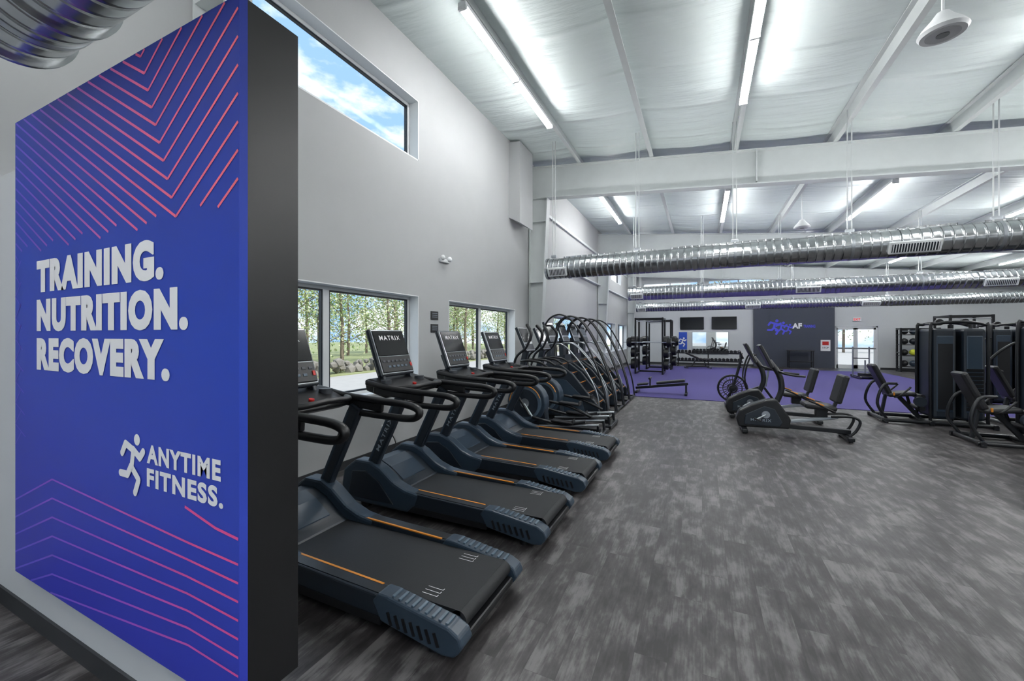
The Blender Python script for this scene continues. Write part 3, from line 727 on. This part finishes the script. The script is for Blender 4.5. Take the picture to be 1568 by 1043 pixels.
def airbike():
    mb = MB()
    for x in (-.5, .5): mb.b2(x - .04, x + .04, -.28, .28, .02, .07, m_blackm, .01)
    bar(mb, -.5, .07, .5, .07, .06, -.03, .03, m_blackm, .01)
    mb.tube([(-.38 + .3 * math.cos(2 * math.pi * i / 16), 0, .42 + .3 * math.sin(2 * math.pi * i / 16)) for i in range(16)], .025, m_black, closed=True, sub=2)
    for r in (.1, .2): 
        for s in (-.06, .06): mb.tube([(-.38 + r * math.cos(2 * math.pi * i / 16), s, .42 + r * math.sin(2 * math.pi * i / 16)) for i in range(16)], .008, m_black, 6, closed=True, sub=2)
    for i in range(24):
        a = 2 * math.pi * i / 24
        for s in (-.06, .06): mb.tube([(-.38, s, .42), (-.38 + .3 * math.cos(a), s * .3, .42 + .3 * math.sin(a))], .005, m_blackm, 6, curve=False)
    mb.cyl((-.38, -.04, .42), (-.38, .04, .42), .07, m_slated)
    mb.tube([(-.5, 0, .1), (-.38, 0, .42), (-.25, 0, .9), (-.2, 0, 1.15)], .03, m_blackm)
    bar(mb, -.2, .3, .25, .5, .08, -.04, .04, m_black, .01); bar(mb, .5, .1, .2, .55, .05, -.03, .03, m_blackm, .01)
    mb.cyl((.28, 0, .5), (.34, 0, .88), .022, m_silver); mb.box((.36, 0, .9), (.28, .22, .07), m_pad, bev=.025)
    mb.cyl((0, -.08, .32), (0, .08, .32), .11, m_black, 24)
    for s in (-1, 1):
        mb.tube([(-.05, s * .18, .3), (-.15, s * .25, .7), (-.05, s * .26, 1.15), (.08, s * .22, 1.22)], .018, m_black)
        mb.box((s * .14, s * .2, .32), (.1, .09, .025), m_black, bev=.006); mb.tube([(0, s * .1, .32), (s * .14, s * .12, .32)], .012, m_silver, curve=False)
    mb.box((-.2, 0, 1.2), (.04, .25, .18), m_screen, (0, -.4, 0), .01)
    return mb.mesh('air_bike')
me_a = airbike(); place('air_bike', me_a, (1.02, 10.75, 0))

mb = MB()
bar(mb, -.75, .12, .65, .30, .07, -.035, .035, m_blackm, .01)
for x in (-.7, .6): mb.b2(x - .035, x + .035, -.3, .3, .0, .055, m_blackm, .01)
mb.b2(.575, .625, -.03, .03, .05, .3, m_blackm)
mb.box((.2, 0, .34), (.75, .28, .07), m_pad, (0, math.radians(-8), 0), .02)
mb.box((-.55, 0, .24), (.3, .26, .06), m_pad, (0, math.radians(-8), 0), .02)
mb.tube([(-.35, -.2, .42), (-.35, .2, .42)], .03, m_pad, curve=False); mb.b2(-.37, -.33, -.02, .02, .18, .42, m_blackm)
mb.build('sit_up_bench', (-1.0, 12.2, .013))

# ------------------------------------------------------------------ selectorised machines
def weight_machine(variant):
    mb = MB()
    for y in (-.36, .36): mb.tube([(.05, y, .05), (.25, y, .05), (1.62, y, .05)], .035, m_blackm, 8, curve=False)
    for x in (.1, .75, 1.58): mb.tube([(x, -.42, .05), (x, .42, .05)], .035, m_blackm, 8, curve=False)
    for x in (.1, .75, 1.58):
        for y in (-.4, .4): mb.cyl((x, y, 0), (x, y, .03), .04, m_black, 12)
    for x0, x1 in ((.80, 1.12), (1.2, 1.5)):
        mb.b2(x0, x1, -.31, .31, .12, 1.78, m_slated, .05)
        mb.b2(x0 + .04, x1 - .04, -.318, .318, .25, 1.65, m_slate, .02)
    mb.b2(.86, 1.06, -.324, -.316, .3, 1.5, m_black)
    for i in range(11): mb.b2(1.24, 1.46, -.326, -.316, .3 + .07 * i, .355 + .07 * i, m_black)
    mb.tube([(1.16, 0, .05), (1.16, 0, 1.85)], .04, m_blackm, 10, curve=False)
    for y in (-.26, .26): mb.tube([(.78, y, .05), (.78, y, 1.7), (.86, y, 1.86), (1.2, y, 1.9), (1.5, y, 1.84), (1.54, y, 1.7), (1.54, y, .05)], .026, m_blackm, 8, sub=4)
    for x in (.9, 1.4): mb.tube([(x, -.26, 1.87), (x, .26, 1.87)], .022, m_blackm, curve=False)
    mb.cyl((1.0, -.03, 1.9), (1.0, .03, 1.9), .06, m_black, 20); mb.cyl((1.35, -.03, 1.9), (1.35, .03, 1.9), .06, m_black, 20)
    bar(mb, .72, .08, .42, .46, .07, -.03, .03, m_blackm, .01)
    mb.box((.42, 0, .52), (.42, .36, .08), m_pad, (0, math.radians(-6), 0), .03)
    mb.box((.12, 0, .80), (.09, .34, .62), m_pad, (0, math.radians(-24), 0), .035)
    bar(mb, .3, .46, .08, .95, .05, -.03, .03, m_blackm, .01)
    bar(mb, .15, .06, .22, .5, .05, -.03, .03, m_blackm, .01)
    for s in (-1, 1):
        mb.tube([(.32, s * .12, .46), (.34, s * .27, .5), (.45, s * .28, .62), (.5, s * .28, .68)], .016, m_black)
        mb.tube([(.6, s * .2, .5), (.66, s * .2, .25)], .025, m_blackm, curve=False)
        if variant: mb.tube([(.9, s * .2, 1.6), (.5, s * .4, 1.5), (.15, s * .42, 1.1), (.35, s * .4, .95)], .024, m_blackm)
        else: mb.tube([(.15, s * .3, .05), (.0, s * .32, .35), (.1, s * .3, .7), (.3, s * .28, .74)], .024, m_blackm)
    for z in (.28, .5): mb.tube([(.68, -.24, z), (.68, .24, z)], .045, m_pad, 12, curve=False)
    mb.cyl((.62, -.34, .42), (.62, -.28, .42), .09, m_slated, 24)
    mb.b2(.28, .3, -.2, -.17, .5, .56, m_orange, .003)
    return mb.mesh('weight_machine')
w0, w1 = weight_machine(0), weight_machine(1)
place('leg_extension_machine', w0, (3.05, 10.35, 0)); place('leg_curl_machine', w0, (3.65, 8.75, 0))
place('chest_press_machine', w1, (4.9, 10.7, 0)); place('shoulder_press_machine', w1, (7.3, 12.6, 0)); place('row_machine', w1, (7.3, 10.6, 0))
place('leg_press_machine', w0, (8.2, 14.2, 0)); place('chest_press_machine', w1, (9.4, 16.2, 0))
place('pulldown_machine', w1, (5.2, 13.3, .013))

# ------------------------------------------------------------------ racks
def rack(mb, w=1.2, d=1.2, h=2.4):
    for x in (-w / 2, w / 2):
        for y in (-d / 2, d / 2):
            mb.b2(x - .035, x + .035, y - .035, y + .035, 0, h, m_blackm, .005)
            for k in range(12): mb.cyl((x - .037, y, .4 + .14 * k), (x + .037, y, .4 + .14 * k), .012, m_silver, 8)
        mb.b2(x - .03, x + .03, -d / 2, d / 2, h - .08, h - .01, m_blackm); mb.b2(x - .03, x + .03, -d / 2, d / 2, 0.0, .07, m_blackm)
        mb.b2(x - .03, x + .03, -d / 2 - .02, d / 2, .85, .9, m_blackm)
    for y in (-d / 2, d / 2): mb.b2(-w / 2, w / 2, y - .03, y + .03, h - .08, h - .01, m_blackm)
    mb.b2(-w / 2, w / 2, d / 2 - .03, d / 2 + .03, 0, .07, m_blackm)
    mb.tube([(-w / 2, -d / 2, h - .15), (w / 2, -d / 2, h - .15)], .018, m_silver, curve=False)
mb = MB(); rack(mb, 1.1, 1.1)
mb.tube([(-1.05, -.62, 1.35), (1.05, -.62, 1.35)], .015, m_silver, curve=False)
for s in (-1, 1):
    for k, rr in enumerate((.22, .22, .18)): mb.cyl((s * (.72 + .06 * k), -.62, 1.35), (s * (.77 + .06 * k), -.62, 1.35), rr, m_black, 28)
    for y in (-.3, .3):
        for z in (.4, .9, 1.4): mb.cyl((s * .58, y, z), (s * .76, y, z), .21, m_black, 28); mb.cyl((s * .76, y, z), (s * .80, y, z), .03, m_silver, 12)
me_pr = mb.mesh('power_rack')
place('power_rack', me_pr, (-2.05, 18.6, .013)); place('power_rack', me_pr, (-1.9, 21.2, .013))
place('power_rack', me_pr, (8.7, 20.6, 0)); place('power_rack', me_pr, (11.2, 17.5, 0))
mb = MB(); rack(mb, 1.3, .4, 2.0)
for k, z in enumerate((.25, .75, 1.25, 1.7)):
    mb.b2(-.65, .65, -.18, .18, z - .03, z, m_blackm)
    for i in range(4): mb.ball((-.47 + .31 * i, -.02, z + .14), .14, [m_black, m_slate, m_black, m_yellow, m_black, m_slated][(i + k * 2) % 6])
me_b = mb.mesh('medicine_ball_rack'); place('medicine_ball_rack', me_b, (8.8, 24.3, 0))
mb = MB()
for x in (-1.5, 0, 1.5):
    mb.b2(x - .03, x + .03, -.3, .25, 0, .05, m_blackm, .006); mb.b2(x - .03, x + .03, .15, .21, .05, .85, m_blackm, .006)
for z, y in ((.3, -.1), (.72, .05)):
    for s in (-.1, .1): mb.b2(-1.6, 1.6, y + s - .02, y + s + .02, z - .05, z + .02, m_blackm)
    for i in range(17):
        x = -1.46 + i * .182
        for s in (-1, 1): mb.cyl((x, y + s * .07, z + .075), (x, y + s * .16, z + .075), .08, m_black, 12)
        mb.cyl((x, y - .08, z + .075), (x, y + .08, z + .075), .016, m_silver, 10)
me_d = mb.mesh('dumbbell_rack'); place('dumbbell_rack', me_d, (.3, 24.1, 0))
# push sled
mb = MB()
for s in (-1, 1):
    mb.tube([(s * .25, -.55, .09), (s * .25, -.45, .03), (s * .25, .45, .03), (s * .25, .55, .09)], .028, m_blackm)
    mb.tube([(s * .25, .35, .05), (s * .25, .35, 1.2)], .024, m_silver, curve=False)
mb.b2(-.25, .25, -.35, .4, .06, .1, m_blackm, .01); mb.cyl((0, -.1, .1), (0, -.1, .7), .025, m_silver)
for k in range(2): mb.cyl((0, -.1, .1 + .06 * k), (0, -.1, .15 + .06 * k), .22, m_black, 28)
mb.tube([(-.25, .35, .75), (.25, .35, .75)], .02, m_blackm, curve=False)
mb.build('push_sled', (5.6, 19.7, .018))
def bench(mb):
    for x in (-.55, .55): mb.b2(x - .03, x + .03, -.28, .28, 0, .05, m_blackm, .008)
    bar(mb, -.55, .08, .55, .08, .06, -.03, .03, m_blackm, .01); bar(mb, -.3, .08, -.1, .4, .05, -.03, .03, m_blackm, .01); bar(mb, .4, .08, .3, .4, .05, -.03, .03, m_blackm, .01)
    mb.box((.4, 0, .45), (.36, .28, .08), m_pad, bev=.025); mb.box((-.22, 0, .6), (.85, .3, .08), m_pad, (0, math.radians(25), 0), .025)
mb = MB(); bench(mb); me_be = mb.mesh('adjustable_bench')
place('adjustable_bench', me_be, (-.2, 22.4, .013), .3)

# ------------------------------------------------------------------ outside
mb = MB()
mb.b2(-15, XL - .26, -60, 80, -.35, -.2, m_asph); mb.b2(-90, -15, -60, 80, -.35, -.15, m_grass); mb.b2(-3.9, 40, YB + .3, 80, -.35, -.2, m_asph); mb.b2(-3.9, 40, -60, YF - .3, -.35, -.2, m_asph)
mb.build('outside_ground')
def tree(seed):
    rnd = random.Random(seed); mb = MB(); h = 8 + rnd.random() * 3
    mb.tube([(0, 0, -.3), (.1, .05, h * .3), (-.1, .1, h * .6), (.05, 0, h * .95)], [.13, .12, .10, .08, .06, .04], m_bark, 8, 4)
    tips = []
    for k in range(16):
        z = h * (.12 + .8 * rnd.random()); a = rnd.random() * 6.28; l = (1.3 + 1.6 * rnd.random()) * (1.15 - z / h * .6)
        e = Vector((math.cos(a) * l, math.sin(a) * l, z + l * .5)); mb.tube([(0, 0, z), tuple(e * .5 + Vector((0, 0, z * .5))), tuple(e)], .025, m_bark, 5, 3); tips.append(e)
    for e in tips:
        for _ in range(90):
            p = e * (.55 + .5 * rnd.random()) + Vector((rnd.gauss(0, .65), rnd.gauss(0, .65), rnd.gauss(0, .6)))
            if p.z < .3: continue
            a = Vector((rnd.gauss(0, 1), rnd.gauss(0, 1), rnd.gauss(0, 1))).normalized(); b = a.cross(Vector((rnd.gauss(0, 1), rnd.gauss(0, 1), rnd.gauss(0, 1)))).normalized()
            q = .06 + .06 * rnd.random()
            mb.add([p - a * q, p - b * q * .6, p + a * q, p + b * q * .6], [(0, 1, 2, 3)], m_leaf if rnd.random() < .5 else m_leaf2)
    return mb.mesh('deciduous_tree', False)
trees = [tree(s) for s in (1, 2, 3)]
rr = random.Random(5)
for i in range(44):
    x = -20 - rr.random() * 12; y = 4 + (i / 44) * 62 + rr.random() * 2
    place('deciduous_tree', trees[i % 3], (x, y, -.2), rr.random() * 6, (1, 1, .8 + rr.random() * .35))
for i in range(8): place('deciduous_tree', trees[i % 3], (-2 + i * 4, 50 + rr.random() * 8, -.2), rr.random() * 6)
mb = MB()
for i in range(420):
    bm = bmesh.new(); bmesh.ops.create_icosphere(bm, subdivisions=1, radius=.12 + rr.random() * .16)
    for v in bm.verts: v.co *= .8 + rr.random() * .4
    bmesh.ops.translate(bm, vec=(-15.3 - rr.random() * 1.0, 3 + i * .11, -.1 + rr.random() * .5), verts=bm.verts); mb.bm(bm, m_rock)
mb.build('rock_retaining_edge')

# ------------------------------------------------------------------ world + sun
w = bpy.data.worlds.new('sky'); scene.world = w; w.use_nodes = True
nt = w.node_tree; bg = nt.nodes['Background']; L = nt.links; N = nt.nodes.new
tc = N('ShaderNodeTexCoord'); mp = N('ShaderNodeMapping'); mp.inputs['Scale'].default_value = (1, 1, 2.2); L.new(tc.outputs['Generated'], mp.inputs[0])
n = N('ShaderNodeTexNoise'); n.inputs['Scale'].default_value = 4.2; n.inputs['Detail'].default_value = 7; n.inputs['Roughness'].default_value = .55
L.new(mp.outputs[0], n.inputs[0])
r = N('ShaderNodeValToRGB'); r.color_ramp.elements[0].position = .44; r.color_ramp.elements[0].color = (.20, .33, .52, 1)
r.color_ramp.elements[1].position = .54; r.color_ramp.elements[1].color = (.62, .64, .66, 1)
L.new(n.outputs['Fac'], r.inputs[0]); L.new(r.outputs[0], bg.inputs[0]); bg.inputs[1].default_value = 2.2
sun = bpy.data.lights.new('sun_lamp', 'SUN'); sun.energy = 4.8; sun.angle = .02; sun.color = (1, .96, .9)
so = bpy.data.objects.new('sun_lamp', sun); scene.collection.objects.link(so)
so.location = (30, 0, 40); so.rotation_euler = (0, math.radians(42), 0)

# ------------------------------------------------------------------ camera
cam = bpy.data.cameras.new('camera'); cam.sensor_width = 36; cam.lens = 620 / 1568 * 36; cam.shift_y = -.0048
cam.clip_start = .05; cam.clip_end = 300
co = bpy.data.objects.new('camera', cam); scene.collection.objects.link(co)
co.location = (0, 0, 1.65); co.rotation_euler = (math.radians(90), 0, math.radians(25.15)); scene.camera = co
